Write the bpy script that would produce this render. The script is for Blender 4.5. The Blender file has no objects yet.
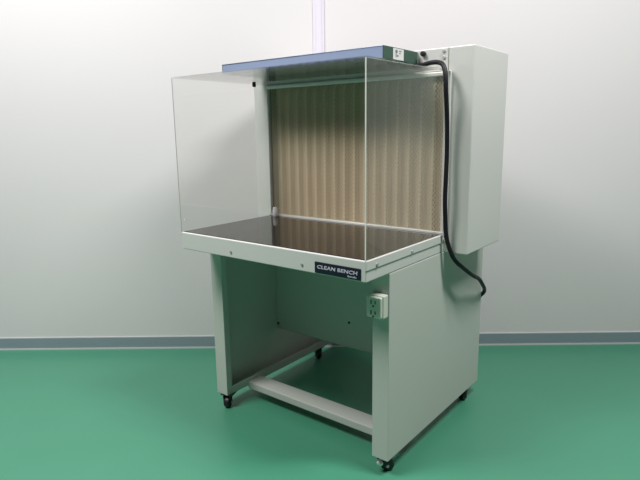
import bpy, bmesh, math, random
from mathutils import Vector, Matrix

random.seed(4)
C = bpy.context.scene.collection
S = 0.85                      # metres per bench width unit
FLOOR = -0.92                 # floor level in bench units (worktop surface = 0)
ANG = math.radians(-37.477)   # the bench stands turned to the wall
ROT = Matrix.Rotation(ANG, 4, 'Z')
OX, OY = 0.5, 0.6             # bench base centre in bench units


def W(x, y, z):               # bench units -> world metres
    return ROT @ Vector((x * S, y * S, (z - FLOOR) * S))


# ------------------------------------------------------------------ materials
def mat(name, col, rough=0.5, metal=0.0, spec=0.5, noise=0.0, nscale=8.0, bump=0.0, bscale=60.0):
    m = bpy.data.materials.new(name)
    m.use_nodes = True
    nt = m.node_tree
    b = nt.nodes['Principled BSDF']
    b.inputs['Base Color'].default_value = (*col, 1)
    b.inputs['Roughness'].default_value = rough
    b.inputs['Metallic'].default_value = metal
    b.inputs['Specular IOR Level'].default_value = spec
    tc = nt.nodes.new('ShaderNodeTexCoord')
    if noise:
        n = nt.nodes.new('ShaderNodeTexNoise')
        n.inputs['Scale'].default_value = nscale
        n.inputs['Detail'].default_value = 4
        nt.links.new(tc.outputs['Object'], n.inputs['Vector'])
        mx = nt.nodes.new('ShaderNodeMix')
        mx.data_type = 'RGBA'
        mx.inputs[6].default_value = (*[c * (1 - noise) for c in col], 1)
        mx.inputs[7].default_value = (*[min(1, c * (1 + noise)) for c in col], 1)
        nt.links.new(n.outputs['Fac'], mx.inputs[0])
        nt.links.new(mx.outputs[2], b.inputs['Base Color'])
    if bump:
        n2 = nt.nodes.new('ShaderNodeTexNoise')
        n2.inputs['Scale'].default_value = bscale
        nt.links.new(tc.outputs['Object'], n2.inputs['Vector'])
        bp = nt.nodes.new('ShaderNodeBump')
        bp.inputs['Strength'].default_value = bump
        bp.inputs['Distance'].default_value = 0.002
        nt.links.new(n2.outputs['Fac'], bp.inputs['Height'])
        nt.links.new(bp.outputs['Normal'], b.inputs['Normal'])
    return m


def acrylic(name, tint, haze):
    m = bpy.data.materials.new(name)
    m.use_nodes = True
    nt = m.node_tree
    nt.nodes.clear()
    N, L = nt.nodes.new, nt.links.new
    out = N('ShaderNodeOutputMaterial')
    tr = N('ShaderNodeBsdfTransparent')
    tr.inputs['Color'].default_value = (*tint, 1)
    df = N('ShaderNodeBsdfDiffuse')
    df.inputs['Color'].default_value = (0.85, 0.85, 0.82, 1)
    m1 = N('ShaderNodeMixShader')
    m1.inputs[0].default_value = haze
    L(tr.outputs[0], m1.inputs[1])
    L(df.outputs[0], m1.inputs[2])
    gl = N('ShaderNodeBsdfGlossy')
    gl.inputs['Roughness'].default_value = 0.0
    geo = N('ShaderNodeNewGeometry')
    dot = N('ShaderNodeVectorMath')
    dot.operation = 'DOT_PRODUCT'
    L(geo.outputs['Incoming'], dot.inputs[0])
    L(geo.outputs['Normal'], dot.inputs[1])
    ab = N('ShaderNodeMath'); ab.operation = 'ABSOLUTE'
    L(dot.outputs['Value'], ab.inputs[0])
    om = N('ShaderNodeMath'); om.operation = 'SUBTRACT'
    om.inputs[0].default_value = 1.0
    L(ab.outputs[0], om.inputs[1])
    pw = N('ShaderNodeMath'); pw.operation = 'POWER'
    pw.inputs[1].default_value = 5
    L(om.outputs[0], pw.inputs[0])
    ma = N('ShaderNodeMath'); ma.operation = 'MULTIPLY_ADD'
    ma.inputs[1].default_value = 0.96
    ma.inputs[2].default_value = 0.04
    L(pw.outputs[0], ma.inputs[0])
    m2 = N('ShaderNodeMixShader')
    L(ma.outputs[0], m2.inputs[0])
    L(m1.outputs[0], m2.inputs[1])
    L(gl.outputs[0], m2.inputs[2])
    L(m2.outputs[0], out.inputs['Surface'])
    return m


M = {}
M['wall'] = mat('wall_panel', (0.705, 0.682, 0.68), 0.55, noise=0.012, nscale=1.5)
M['wall_strip'] = mat('wall_joint_cover', (0.72, 0.69, 0.77), 0.4, noise=0.01)
M['floor'] = mat('green_epoxy_floor', (0.058, 0.245, 0.150), 0.32, spec=0.45, noise=0.05, nscale=2.5, bump=0.05, bscale=14)
M['base'] = mat('grey_vinyl_baseboard', (0.25, 0.31, 0.345), 0.5, noise=0.03)
M['base_lip'] = mat('pale_sealant', (0.6, 0.62, 0.6), 0.5, noise=0.03)
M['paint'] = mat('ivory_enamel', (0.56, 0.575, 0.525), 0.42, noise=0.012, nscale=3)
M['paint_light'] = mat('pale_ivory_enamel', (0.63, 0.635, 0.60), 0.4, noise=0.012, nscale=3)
M['black_top'] = mat('black_gloss_board', (0.012, 0.010, 0.009), 0.06, spec=0.5, noise=0.1, nscale=5)
M['pane'] = acrylic('clear_acrylic', (0.975, 0.975, 0.965), 0.03)
M['pane_top'] = acrylic('clear_acrylic_hood', (0.99, 0.99, 0.985), 0.004)
M['pane_left'] = acrylic('clear_acrylic_side', (0.99, 0.99, 0.985), 0.006)
M['pane_edge_grey'] = mat('grey_acrylic_edge', (0.36, 0.36, 0.35), 0.3, noise=0.02)  # opaque grey for the left pane's edges
M['pane_edge'] = mat('pale_acrylic_edge', (0.80, 0.80, 0.74), 0.25, noise=0.02)  # opaque, much paler tone for the right pane's edges
M['filter'] = mat('tan_filter_paper', (0.72, 0.56, 0.36), 0.7, noise=0.06, nscale=20, bump=0.4, bscale=220)
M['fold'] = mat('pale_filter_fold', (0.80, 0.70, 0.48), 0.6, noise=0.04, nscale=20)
M['grille'] = mat('bronze_expanded_metal', (0.74, 0.67, 0.50), 0.45, metal=0.1, noise=0.05)
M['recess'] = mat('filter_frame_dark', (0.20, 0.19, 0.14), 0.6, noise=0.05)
M['rail'] = mat('brushed_aluminium', (0.88, 0.86, 0.82), 0.4, metal=0.1, noise=0.05)
M['steel'] = mat('zinc_screw', (0.5, 0.5, 0.48), 0.4, metal=0.5, noise=0.05)
M['chrome'] = mat('chrome_cap', (0.9, 0.9, 0.9), 0.15, metal=0.6, noise=0.02)
M['navy'] = mat('navy_nameplate', (0.007, 0.008, 0.022), 0.45, noise=0.05)
M['white'] = mat('white_lettering', (0.58, 0.58, 0.68), 0.5, noise=0.01)
M['black'] = mat('black_rubber', (0.010, 0.010, 0.011), 0.45, noise=0.1)
M['cord'] = mat('black_cord', (0.008, 0.008, 0.011), 0.5, spec=0.3, noise=0.1)
M['lamp_blue'] = mat('blue_lamp_sheet', (0.36, 0.44, 0.64), 0.33, metal=0.3, noise=0.03)
M['lamp_green'] = mat('dark_green_end_cap', (0.035, 0.085, 0.060), 0.45, noise=0.05)
M['lamp_under'] = mat('lamp_reflector', (0.5, 0.53, 0.6), 0.45, noise=0.02)
M['tube'] = mat('unlit_tube', (0.8, 0.8, 0.8), 0.3, noise=0.01)
M['sticker'] = mat('white_sticker', (0.66, 0.67, 0.65), 0.5, noise=0.02)
M['ink'] = mat('dark_ink', (0.16, 0.17, 0.17), 0.6, noise=0.05)
M['plastic'] = mat('ivory_plastic', (0.66, 0.68, 0.60), 0.4, noise=0.015)
M['slot'] = mat('dark_slot', (0.06, 0.08, 0.065), 0.7, noise=0.05)
M['bottle'] = mat('white_plastic', (0.88, 0.86, 0.90), 0.4, noise=0.015)


# ------------------------------------------------------------------ mesh helpers (metres, local to the thing)
class MB:
    def __init__(self, origin):
        self.bm = bmesh.new()
        self.o = Vector(origin)         # origin of the thing in bench units

    def v(self, x, y, z):
        return (Vector((x, y, z)) - self.o) * S

    def box(self, x0, x1, y0, y1, z0, z1, bev=0.0, seg=2, mi=0):
        a, b = self.v(x0, y0, z0), self.v(x1, y1, z1)
        r = bmesh.ops.create_cube(self.bm, size=1.0)
        vs = r['verts']
        for q in vs:
            q.co = Vector([(a[i] + b[i]) / 2 + q.co[i] * (b[i] - a[i]) for i in range(3)])
        fs = set(f for q in vs for f in q.link_faces)
        for f in fs:
            f.material_index = mi
        if bev:
            es = list(set(e for q in vs for e in q.link_edges))
            bmesh.ops.bevel(self.bm, geom=es, offset=bev, segments=seg, affect='EDGES', profile=0.5)
        return self

    def cyl(self, c, axis, r, h, n=24, r2=None, bev=0.0, mi=0):
        res = bmesh.ops.create_cone(self.bm, cap_ends=True, segments=n, radius1=r * S, radius2=(r if r2 is None else r2) * S, depth=h * S)
        vs = res['verts']
        q = Vector((0, 0, 1)).rotation_difference(Vector(axis)).to_matrix().to_4x4()
        bmesh.ops.transform(self.bm, verts=vs, matrix=Matrix.Translation(self.v(*c)) @ q)
        for f in set(f for w in vs for f in w.link_faces):
            f.material_index = mi
        if bev:
            es = [e for e in set(e for w in vs for e in w.link_edges) if len(e.link_faces) == 2 and e.calc_face_angle(0) > 1.0]
            bmesh.ops.bevel(self.bm, geom=es, offset=bev * S, segments=2, affect='EDGES', profile=0.5)
        return self

    def tube(self, pts, r, n=12, sub=8):
        P = [self.v(*p) for p in pts]
        path = []
        for i in range(len(P) - 1):        # Catmull-Rom
            p0, p1, p2, p3 = P[max(i - 1, 0)], P[i], P[i + 1], P[min(i + 2, len(P) - 1)]
            for k in range(sub):
                t = k / sub
                path.append(0.5 * ((2 * p1) + (p2 - p0) * t + (2 * p0 - 5 * p1 + 4 * p2 - p3) * t * t + (3 * p1 - p0 - 3 * p2 + p3) * t ** 3))
        path.append(P[-1])
        rings = []
        nrm = Vector((0, 1, 0))
        for i, p in enumerate(path):
            t = (path[min(i + 1, len(path) - 1)] - path[max(i - 1, 0)]).normalized()
            nrm = (nrm - t * nrm.dot(t)).normalized()
            bn = t.cross(nrm)
            rings.append([self.bm.verts.new(p + (nrm * math.cos(2 * math.pi * k / n) + bn * math.sin(2 * math.pi * k / n)) * r * S) for k in range(n)])
        for a, b in zip(rings, rings[1:]):
            for k in range(n):
                self.bm.faces.new((a[k], a[(k + 1) % n], b[(k + 1) % n], b[k]))
        self.bm.faces.new(rings[0][::-1])
        self.bm.faces.new(rings[-1])
        return self

    def prism(self, poly, y0, y1):
        """poly in (x, z), extruded from y0 to y1"""
        a = [self.bm.verts.new(self.v(x, y0, z)) for x, z in poly]
        b = [self.bm.verts.new(self.v(x, y1, z)) for x, z in poly]
        self.bm.faces.new(a)
        self.bm.faces.new(b[::-1])
        n = len(poly)
        for i in range(n):
            self.bm.faces.new((a[i], a[(i + 1) % n], b[(i + 1) % n], b[i]))
        return self

    def build(self, name, mats, parent=None, smooth=False):
        bmesh.ops.recalc_face_normals(self.bm, faces=self.bm.faces)
        me = bpy.data.meshes.new(name)
        self.bm.to_mesh(me)
        self.bm.free()
        for m in (mats if isinstance(mats, (list, tuple)) else [mats]):
            me.materials.append(m)
        if smooth:
            for p in me.polygons:
                p.use_smooth = True
            me.set_sharp_from_angle(angle=math.radians(40))
        o = bpy.data.objects.new(name, me)
        C.objects.link(o)
        if parent:
            o.parent = parent
        return o


def thing(name, origin, label, cat):
    o = bpy.data.objects.new(name, None)
    o.empty_display_size = 0.1
    o.location = W(*origin)
    o.rotation_euler = (0, 0, ANG)
    o['label'] = label
    o['category'] = cat
    C.objects.link(o)
    return o


def copy_to(o, dx, dy, dz, parent=None):
    c = o.copy()
    c.location = o.location + Vector((dx, dy, dz)) * S
    C.objects.link(c)
    if parent:
        c.parent = parent
    for ch in list(o.children):
        d = ch.copy()
        C.objects.link(d)
        d.parent = c
    return c


# ------------------------------------------------------------------ the setting (world metres)
def struct(name, boxes, m):
    bm = bmesh.new()
    for (x0, x1, y0, y1, z0, z1) in boxes:
        r = bmesh.ops.create_cube(bm, size=1.0)
        for q in r['verts']:
            q.co = Vector(((x0 + x1) / 2 + q.co.x * (x1 - x0), (y0 + y1) / 2 + q.co.y * (y1 - y0), (z0 + z1) / 2 + q.co.z * (z1 - z0)))
    me = bpy.data.meshes.new(name)
    bm.to_mesh(me)
    bm.free()
    me.materials.append(m)
    o = bpy.data.objects.new(name, me)
    C.objects.link(o)
    o['kind'] = 'structure'
    return o


WY = 0.746                     # face of the back wall
struct('floor', [(-4.0, 5.0, -5.0, WY + 0.15, -0.1, 0.0)], M['floor'])
struct('wall_back', [(-4.0, 5.0, WY, WY + 0.15, 0.0, 3.3)], M['wall'])
struct('baseboard_back', [(-4.0, 5.0, WY - 0.007, WY, 0.008, 0.0655)], M['base'])
struct('trim_1', [(-4.0, 5.0, WY - 0.010, WY, 0.0, 0.008), (-4.0, 5.0, WY - 0.004, WY, 0.0655, 0.069)], M['base_lip'])
tx0, tx1 = 0.507, 0.560
struct('trim_2', [(tx0, tx1, WY - 0.006, WY, 0.069, 3.3), (tx0 + 0.012, tx1 - 0.012, WY - 0.009, WY - 0.006, 0.069, 3.3)], M['wall_strip'])

# ------------------------------------------------------------------ the clean bench
D, G, T, B = 0.607, 0.672, 0.0767, 0.107
LY0, LY1, LZ, LW = 0.1586, 1.06, -0.8493, 0.074
O = (OX, OY, FLOOR)
bench = thing('clean_bench', O, 'ivory metal laboratory clean bench on casters with clear panes around a black worktop', 'clean bench')


def mb():
    return MB(O)


# worktop
wt = mb().box(0, 1, 0, D, -T, 0, 0.003).box(0.998, 1.004, 0.0, D, -0.034, 0.0, 0.0015).box(-0.004, 0.002, 0.0, D, -0.034, 0.0, 0.0015).build('worktop', M['paint_light'], bench)
mb().box(0.007, 0.993, 0.010, 0.583, -0.003, 0.0025, 0.001).build('work_surface', M['black_top'], bench)['label'] = 'glossy black work surface'
scr = mb().cyl((0.3237, -0.0015, -0.0515), (0, -1, 0), 0.0055, 0.005, 16, bev=0.001).build('screw', M['steel'], wt)
copy_to(scr, 0.3885, 0, 0.0015, wt)
sc2 = mb().cyl((1.005, 0.064, -0.0225), (1, 0, 0), 0.0065, 0.006, 16, bev=0.001).build('screw', M['steel'], wt)
copy_to(sc2, 0, 0.2535, -0.001, wt)
copy_to(sc2, 0, 0.532, 0.0, wt)

# nameplate
npl = mb().box(0.7753, 0.9790, -0.003, 0.001, -0.0715, -0.0295, 0.0008).build('nameplate', M['navy'], bench)
npl['label'] = 'dark navy nameplate reading CLEAN BENCH'


def text_mesh(name, body, width, height, bold, shear, m, origin, thick=0.0012):
    """lettering standing on the y = const plane; origin (x, y, z) = lower-left in bench units"""
    cu = bpy.data.curves.new(name, 'FONT')
    cu.body = body
    cu.size = 1.0
    cu.offset = bold
    cu.shear = shear
    cu.extrude = 0.02
    t = bpy.data.objects.new(name, cu)
    C.objects.link(t)
    bpy.context.view_layer.update()
    dg = bpy.context.evaluated_depsgraph_get()
    me = bpy.data.meshes.new_from_object(t.evaluated_get(dg))
    bpy.data.objects.remove(t)
    me.name = name
    xs = [q.co.x for q in me.vertices]
    ys = [q.co.y for q in me.vertices]
    for q in me.vertices:
        fx = (q.co.x - X0(xs)) / (X1(xs) - X0(xs))
        fy = (q.co.y - X0(ys)) / (X1(ys) - X0(ys))
        fz = q.co.z / 0.02
        q.co = (Vector((origin[0] + fx * width, origin[1] - fz * thick, origin[2] + fy * height)) - Vector(O)) * S
    me.materials.clear()
    me.materials.append(m)
    o = bpy.data.objects.new(name, me)
    C.objects.link(o)
    return o


_cache = {}


def X0(a):
    k = (id(a), 0)
    if k not in _cache:
        _cache[k] = min(a)
        _cache[(id(a), 'ref')] = a
    return _cache[k]


def X1(a):
    k = (id(a), 1)
    if k not in _cache:
        _cache[k] = max(a)
    return _cache[k]


tx = text_mesh('lettering', 'CLEAN BENCH', 0.178, 0.0132, 0.014, 0.04, M['white'], (0.7885, -0.0035, -0.0535))
tx.parent = npl
tx['label'] = 'white lettering CLEAN BENCH'
sm = mb()
x = 0.925
for w_, h_ in ((0.0045, 0.006), (0.003, 0.004), (0.0035, 0.005), (0.003, 0.004), (0.004, 0.004), (0.003, 0.006), (0.0035, 0.004)):
    sm.box(x, x + w_, -0.0042, -0.003, -0.0655, -0.0655 + h_)
    x += w_ + 0.0022
sm.build('maker_mark', M['white'], npl)

# side panels (sheet-metal trays: outer sheet, front and bottom flanges with return lips)
def side_panel(sgn):
    q = mb()
    def bx(a0, a1, *r):
        if sgn < 0:
            q.box(a0, a1, *r)
        else:
            q.box(1 - a1, 1 - a0, *r)
    top = -T - 0.0015
    bx(0.0, 0.007, LY0 + 0.0015, LY1, LZ, top, 0.002)            # outer sheet
    bx(0.0075, LW, LY0, LY0 + 0.006, LZ, top, 0.002)             # front flange
    bx(0.0, 0.012, LY0, LY0 + 0.006, LZ, top, 0.002)
    bx(LW - 0.005, LW, LY0 + 0.003, LY0 + 0.034, LZ + 0.002, top, 0.001)   # its return lip
    bx(0.004, LW, LY0 + 0.003, LY1, LZ, LZ + 0.006, 0.0015)      # bottom flange
    bx(LW - 0.005, LW, LY0 + 0.03, LY1, LZ, LZ + 0.040, 0.001)   # its lip
    bx(0.004, LW, LY1 - 0.006, LY1, LZ, top, 0.0015)             # rear flange
    return q.build('side_panel', M['paint'], bench)


sp_left = side_panel(-1)
sp_right = side_panel(1)
bp = mb().box(0.008, 0.992, D + 0.002, D + 0.012, -0.640, -T - 0.002, 0.002).box(0.008, 0.992, D + 0.002, D + 0.03, -0.640, -0.633, 0.001).build('back_panel', M['paint'], bench)
bs = mb().cyl((0.50, D + 0.001, -0.506), (0, -1, 0), 0.0062, 0.006, 16).build('screw', M['black'], bp)
copy_to(bs, -0.482, 0, -0.105, bp)
mb().box(LW - 0.002, 1 - LW + 0.002, 0.305, 0.400, -0.865, -0.829, 0.003).build('stretcher', M['paint'], bench)

# filter housing with its front opening
FX0, FX1, FZ0, FZ1, RD = 0.008, 0.985, -0.004, 0.660, 0.055
HY1, HZ0, HZ1 = 0.975, -0.079, 0.765


def housing():
    q = mb()
    bm = q.bm
    V = lambda x, y, z: bm.verts.new(q.v(x, y, z))
    X0_, X1_ = -B, 1 + B
    fo = [V(X0_, D, HZ0), V(X1_, D, HZ0), V(X1_, D, HZ1), V(X0_, D, HZ1)]
    bo = [V(X0_, HY1, HZ0), V(X1_, HY1, HZ0), V(X1_, HY1, HZ1), V(X0_, HY1, HZ1)]
    fi = [V(FX0, D, FZ0), V(FX1, D, FZ0), V(FX1, D, FZ1), V(FX0, D, FZ1)]
    bi = [V(FX0, D + RD, FZ0), V(FX1, D + RD, FZ0), V(FX1, D + RD, FZ1), V(FX0, D + RD, FZ1)]
    outer = []
    for i in range(4):
        j = (i + 1) % 4
        bm.faces.new((fo[i], fo[j], fi[j], fi[i]))
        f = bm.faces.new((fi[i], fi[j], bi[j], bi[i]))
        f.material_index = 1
        bm.faces.new((fo[i], bo[i], bo[j], fo[j]))
        outer += [bm.edges.get((fo[i], fo[j])), bm.edges.get((fo[i], bo[i])), bm.edges.get((bo[i], bo[j]))]
    bm.faces.new(bi).material_index = 1
    bm.faces.new(bo[::-1])
    bmesh.ops.bevel(bm, geom=[e for e in outer if e], offset=0.0035, segments=2, affect='EDGES', profile=0.5)
    return q.build('filter_housing', [M['paint_light'], M['recess']], bench)


hs = housing()
mb().box(0.9955, 0.9975, D - 0.0012, D + 0.002, 0.672, 0.764).build('panel_seam', M['recess'], hs)
mb().cyl((0.8854, D - 0.008, 0.7475), (0, -1, 0), 0.0105, 0.016, 20, bev=0.002).cyl((0.8854, D - 0.018, 0.7475), (0, -1, 0), 0.007, 0.008, 16).build('knob', M['black'], hs)['label'] = 'small black knob'
s3 = mb().cyl((0.9749, D - 0.002, 0.7509), (0, -1, 0), 0.0065, 0.006, 16, bev=0.001).build('screw', M['steel'], hs)
copy_to(s3, 0.0008, 0, -0.0252, hs)
ru = mb().box(0.0, 1.0, D - 0.019, D, 0.653, 0.6695, 0.003).build('top_rail', M['rail'], hs)
mb().box(0.0, 1.0, D - 0.022, D, -0.001, 0.010, 0.002).build('bottom_rail', M['paint_light'], hs)
mb().box(0.9865, 1.014, D - 0.014, D, 0.0, 0.672, 0.002).build('pane_channel', M['paint_light'], hs)
mb().box(-0.008, 0.007, D - 0.010, D, 0.0, 0.672, 0.002).build('pane_channel', M['paint_light'], hs)

# the pleated filter behind its expanded-metal grille
def pleats():
    q = mb()
    bm = q.bm
    x0, x1, n = 0.058, 0.984, 16
    pitch = (x1 - x0) / n
    prof = [(0.0, 0.030)]
    for i in range(n):
        for t, dd in ((0.0, 0.0085), (0.10, 0.0075), (0.17, 0.010), (0.22, 0.040), (0.45, 0.043), (0.72, 0.040), (0.92, 0.026)):
            prof.append((x0 + (i + t) * pitch, dd))
    prof.append((x1, 0.012))
    prof[0] = (FX0 + 0.001, 0.046)
    prof.insert(1, (x0 - 0.004, 0.046))
    zt, zb = FZ1 - 0.004, FZ0 + 0.003
    zs = [(zb, 0.0), (zb + 0.3, 0.0), (zt - 0.05, 0.0), (zt - 0.03, 0.002), (zt - 0.018, 0.006), (zt - 0.008, 0.013), (zt, 0.02)]
    rows = [[bm.verts.new(q.v(x_, D + min(y_ + dz, 0.048), z_)) for x_, y_ in prof] for z_, dz in zs]
    for a, b in zip(rows, rows[1:]):
        for k in range(len(prof) - 1):
            f = bm.faces.new((a[k], a[k + 1], b[k + 1], b[k]))
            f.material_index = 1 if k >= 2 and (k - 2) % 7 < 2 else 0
    # thickness behind
    r = bmesh.ops.extrude_face_region(bm, geom=list(bm.faces))
    for e in r['geom']:
        if isinstance(e, bmesh.types.BMVert):
            e.co.y += 0.004 * S
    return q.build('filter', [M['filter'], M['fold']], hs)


pleats()['label'] = 'tan pleated filter'


def grille():
    q = mb()
    bm = q.bm
    x0, x1, z0, z1 = FX0, FX1, FZ0 + 0.004, FZ1
    step, wd, th = 0.0165, 0.0026, 0.0016
    y = D + 0.004
    for s in (1, -1):
        for slope in (1.25,):
            k = -1.0
            c = z0 - slope * (x1 - x0) if s > 0 else z0
            end = z1 if s > 0 else z1 + slope * (x1 - x0)
            while c < end:
                # z = c + s*slope*(x-x0)
                xa, xb = x0, x1
                if s > 0:
                    xa = max(x0, x0 + (z0 - c) / slope); xb = min(x1, x0 + (z1 - c) / slope)
                else:
                    xa = max(x0, x0 + (c - z1) / slope); xb = min(x1, x0 + (c - z0) / slope)
                if xb - xa > 0.004:
                    za, zb = c + s * slope * (xa - x0), c + s * slope * (xb - x0)
                    d = Vector((xb - xa, 0, zb - za)).normalized()
                    nv = Vector((-d.z, 0, d.x)) * wd / 2
                    vs = []
                    for yy in (y, y + th):
                        for px, pz, sg in ((xa, za, 1), (xa, za, -1), (xb, zb, -1), (xb, zb, 1)):
                            vs.append(bm.verts.new(q.v(px + nv.x * sg, yy, pz + nv.z * sg)))
                    for f in ((0, 1, 2, 3), (7, 6, 5, 4), (0, 3, 7, 4), (1, 0, 4, 5), (2, 1, 5, 6), (3, 2, 6, 7)):
                        bm.faces.new([vs[t] for t in f])
                c += step * slope
    return q.build('grille', M['grille'], hs)


grille()['label'] = 'fine expanded-metal grille'

# clear panes
def pane(b, name='side_pane', m='pane', edge='pane_edge'):
    o = mb().box(*b).build(name, [M[m], M[edge]], bench)
    dims = [b[1] - b[0], b[3] - b[2], b[5] - b[4]]
    ax = dims.index(min(dims))
    for p in o.data.polygons:
        if abs(p.normal[ax]) < 0.5:
            p.material_index = 1
    return o


PT = 0.0055
pl = pane((0.0, PT, 0.0, D - 0.012, 0.0, G), m='pane_left', edge='pane_edge_grey')
pl['label'] = 'clear left side pane'
pr = pane((1 - PT, 1.0, 0.0, D - 0.016, 0.0, G))
pr['label'] = 'clear right side pane'
pane((0.0, 1.0, 0.0, D - 0.001, G, G + 0.004), 'top_pane', 'pane_top', 'pane_top')['label'] = 'clear top pane'
mb().box(-0.004, 0.010, 0.492, 0.506, G - 0.012, G + 0.012, 0.002).build('clip', M['black'], pl)
mb().cyl((-0.001, 0.0247, 0.0518), (-1, 0, 0), 0.0042, 0.004, 14).build('screw', M['rail'], pl)

# outlet box on the right front flange
ob = mb().box(0.924, 0.996, 0.124, LY0 - 0.0005, -0.247, -0.158, 0.004, 3).build('outlet_box', M['plastic'], bench)
fp = mb().box(0.927, 0.993, 0.110, 0.1255, -0.244, -0.161, 0.006, 4).build('outlet_face', M['plastic'], ob)
for dz in (0.0, -0.040):
    q = mb()
    q.box(0.9485, 0.9525, 0.1085, 0.1105, -0.190 + dz, -0.174 + dz)
    q.box(0.9665, 0.9705, 0.1085, 0.1105, -0.188 + dz, -0.176 + dz)
    q.cyl((0.9600, 0.1095, -0.197 + dz), (0, -1, 0), 0.0040, 0.002, 14)
    q.build('socket', M['slot'], ob)

# casters
def caster(cx, cy, turn):
    Oc = (cx, cy, FLOOR)
    q = MB(Oc)
    q.box(cx - 0.030, cx + 0.030, cy - 0.032, cy + 0.032, LZ - 0.005, LZ - 0.0002, 0.001)
    q.cyl((cx, cy, LZ - 0.009), (0, 0, 1), 0.020, 0.010, 20)
    for s in (-1, 1):
        q.prism([(cx - 0.004, LZ - 0.008), (cx + 0.030, LZ - 0.008), (cx + 0.026, FLOOR + 0.030), (cx + 0.018, FLOOR + 0.018), (cx + 0.007, FLOOR + 0.020)], cy + s * 0.0175 - 0.0015, cy + s * 0.0175 + 0.0015)
    o = q.build('caster', M['black'], bench)
    wc = (cx + 0.014, cy, FLOOR + 0.0275)
    MB(Oc).cyl(wc, (0, 1, 0), 0.0272, 0.027, 28, bev=0.006).build('wheel', M['black'], o, smooth=True)
    MB(Oc).cyl(wc, (0, 1, 0), 0.0065, 0.046, 14, bev=0.001).build('axle', M['steel'], o)
    o.location = (Vector(Oc) - Vector(O)) * S
    o.rotation_euler = (0, 0, turn)
    return o


cs = []
for cx, cy, tn in ((0.050, 0.190, -1.2), (0.958, 0.200, 0.6), (0.036, 0.925, -0.4), (0.955, 0.955, -0.6)):
    cs.append(caster(cx, cy, tn))
# the front right caster carries a bright brake cap
Oc = (0.958, 0.200, FLOOR)
MB(Oc).cyl((0.958 - 0.018, 0.200 - 0.020, FLOOR + 0.043), (0.3, -0.6, 0.3), 0.0115, 0.020, 18, bev=0.002).build('brake_cap', M['chrome'], cs[1], smooth=True)['label'] = 'bright metal cap'

# ------------------------------------------------------------------ lamp on the hood
LX0, LX1, LYF, LYB, LZ0, LZ1 = -0.047, 0.856, 0.337, 0.6045, 0.711, 0.758
LO = ((LX0 + LX1) / 2, (LYF + LYB) / 2, 0.6795)
lamp = thing('lamp_unit', LO, 'flat blue lamp unit with a dark green end lying above the clear hood', 'lamp')
lb = MB(LO)
lb.box(LX0, LX1 - 0.004, LYF, LYB, LZ1 - 0.006, LZ1, 0.001)
lb.box(LX0, LX1 - 0.004, LYF, LYF + 0.006, LZ0, LZ1, 0.001)
lb.box(LX0, LX1 - 0.004, LYB - 0.006, LYB, LZ0, LZ1, 0.001)
lb.box(LX0, LX0 + 0.006, LYF, LYB, LZ0, LZ1, 0.001)
lb.build('lamp_body', M['lamp_blue'], lamp)
MB(LO).box(LX0 + 0.006, LX1 - 0.006, LYF + 0.006, LYB - 0.006, LZ0 + 0.020, LZ0 + 0.024).build('reflector', M['lamp_under'], lamp)
tb = MB(LO).cyl((0.40, 0.42, LZ0 + 0.009), (1, 0, 0), 0.010, 0.84, 16).build('tube', M['tube'], lamp, smooth=True)
copy_to(tb, 0, 0.10, 0, lamp)
ec = MB(LO).box(LX1 - 0.004, LX1, LYF, LYB, LZ0, LZ1, 0.0008).build('end_cap', M['lamp_green'], lamp)
ec['label'] = 'dark green end cap'
st = MB(LO).box(LX1 - 0.001, LX1 + 0.0008, 0.407, 0.489, LZ0 + 0.0015, LZ1 - 0.003).build('sticker', M['sticker'], lamp)
st['label'] = 'white sticker with dark marks'
q = MB(LO)
for y0, y1, z0, z1 in ((0.424, 0.440, 0.738, 0.749), (0.426, 0.432, 0.722, 0.738), (0.436, 0.447, 0.724, 0.731), (0.452, 0.470, 0.744, 0.748), (0.452, 0.466, 0.736, 0.739)):
    q.box(LX1 + 0.0006, LX1 + 0.0014, y0, y1, z0, z1)
q.build('printed_marks', M['ink'], st)
ft = MB(LO).box(0.03, 0.05, LYB - 0.030, LYB - 0.004, 0.6788, LZ0 + 0.001, 0.001).build('foot', M['lamp_under'], lamp)
copy_to(ft, 0.73, 0, 0, lamp)

# ------------------------------------------------------------------ cord
CO = (1.03, 0.577, 0.0)
cord = MB(CO).tube([(0.850, 0.588, 0.698), (0.895, 0.582, 0.7015), (0.935, 0.576, 0.7065), (0.968, 0.571, 0.7045), (0.996, 0.560, 0.691), (1.0125, 0.549, 0.652), (1.018, 0.545, 0.593),
                    (1.0195, 0.560, 0.48), (1.0195, 0.568, 0.357), (1.0195, 0.566, 0.25), (1.0195, 0.564, 0.151), (1.0205, 0.571, 0.07), (1.0240, 0.577, 0.0),
                    (1.036, 0.590, -0.060), (1.052, 0.612, -0.110), (1.066, 0.672, -0.155), (1.072, 0.760, -0.205), (1.060, 0.870, -0.250), (1.040, 0.975, -0.310),
                    (1.022, 1.040, -0.345), (1.005, 1.078, -0.375), (0.975, 1.085, -0.41), (0.94, 1.078, -0.46)], 0.0094, 14, 7).build('power_cord', M['cord'], None, smooth=True)
cord.location = W(*CO)
cord.rotation_euler = (0, 0, ANG)
cord['label'] = 'black power cord hanging down the right side beside the ivory housing'
cord['category'] = 'power cord'

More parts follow.
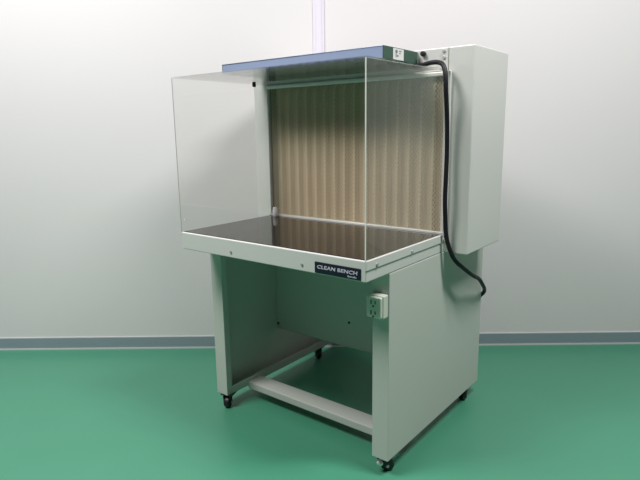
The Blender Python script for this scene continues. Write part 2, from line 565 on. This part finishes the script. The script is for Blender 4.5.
# ------------------------------------------------------------------ small white container in the back left corner of the work surface
BO = (0.060, 0.563, 0.0025)
bt = thing('small_container', BO, 'small white upright container at the back left corner of the black work surface', 'container')
MB(BO).cyl((BO[0], BO[1], 0.0025 + 0.018), (0, 0, 1), 0.0128, 0.036, 24, bev=0.002).build('container_body', M['bottle'], bt, smooth=True)
MB(BO).cyl((BO[0], BO[1], 0.0025 + 0.042), (0, 0, 1), 0.0105, 0.0125, 24, bev=0.002).build('container_cap', M['bottle'], bt, smooth=True)

# ------------------------------------------------------------------ light
w = bpy.data.worlds.new('World')
bpy.context.scene.world = w
w.use_nodes = True
w.node_tree.nodes['Background'].inputs['Color'].default_value = (0.97, 0.985, 1.0, 1)
w.node_tree.nodes['Background'].inputs['Strength'].default_value = 0.035


def area(name, loc, sx, sy, power, col=(1, 0.98, 0.985), rot=(0, 0, 0)):
    li = bpy.data.lights.new(name, 'AREA')
    li.shape = 'RECTANGLE'
    li.size, li.size_y = sx, sy
    li.energy = power
    li.color = col
    o = bpy.data.objects.new(name, li)
    o.location = loc
    o.rotation_euler = rot
    C.objects.link(o)
    return o


area('ceiling_lamp', (-1.05, -0.85, 3.2), 1.25, 0.90, 108)
area('ceiling_lamp', (1.85, -0.95, 3.2), 1.25, 0.30, 92)

# ------------------------------------------------------------------ camera
cxy = (2.0076, -1.5343, 0.4473)
yaw, pitch, roll, fpx = -0.6667, 0.1991, -0.0147, 547.9
fw = Vector((math.sin(yaw) * math.cos(pitch), math.cos(yaw) * math.cos(pitch), -math.sin(pitch)))
r = Vector((math.cos(yaw), -math.sin(yaw), 0))
u = r.cross(fw)
r2 = r * math.cos(roll) + u * math.sin(roll)
u2 = -r * math.sin(roll) + u * math.cos(roll)
cam = bpy.data.cameras.new('Camera')
cam.sensor_fit = 'HORIZONTAL'
cam.sensor_width = 36
cam.lens = fpx / 640 * 36
co = bpy.data.objects.new('Camera', cam)
mw = Matrix((r2, u2, -fw)).transposed().to_4x4()
co.matrix_world = Matrix.Translation(W(*cxy)) @ ROT @ mw
C.objects.link(co)
sc = bpy.context.scene
sc.camera = co
sc.view_settings.view_transform = 'Standard'
sc.view_settings.look = 'None'
sc.view_settings.exposure = 0.1
sc.view_settings.gamma = 1.0
sc.view_settings.use_curve_mapping = False
sc.cycles.max_bounces = 12
sc.cycles.transparent_max_bounces = 24
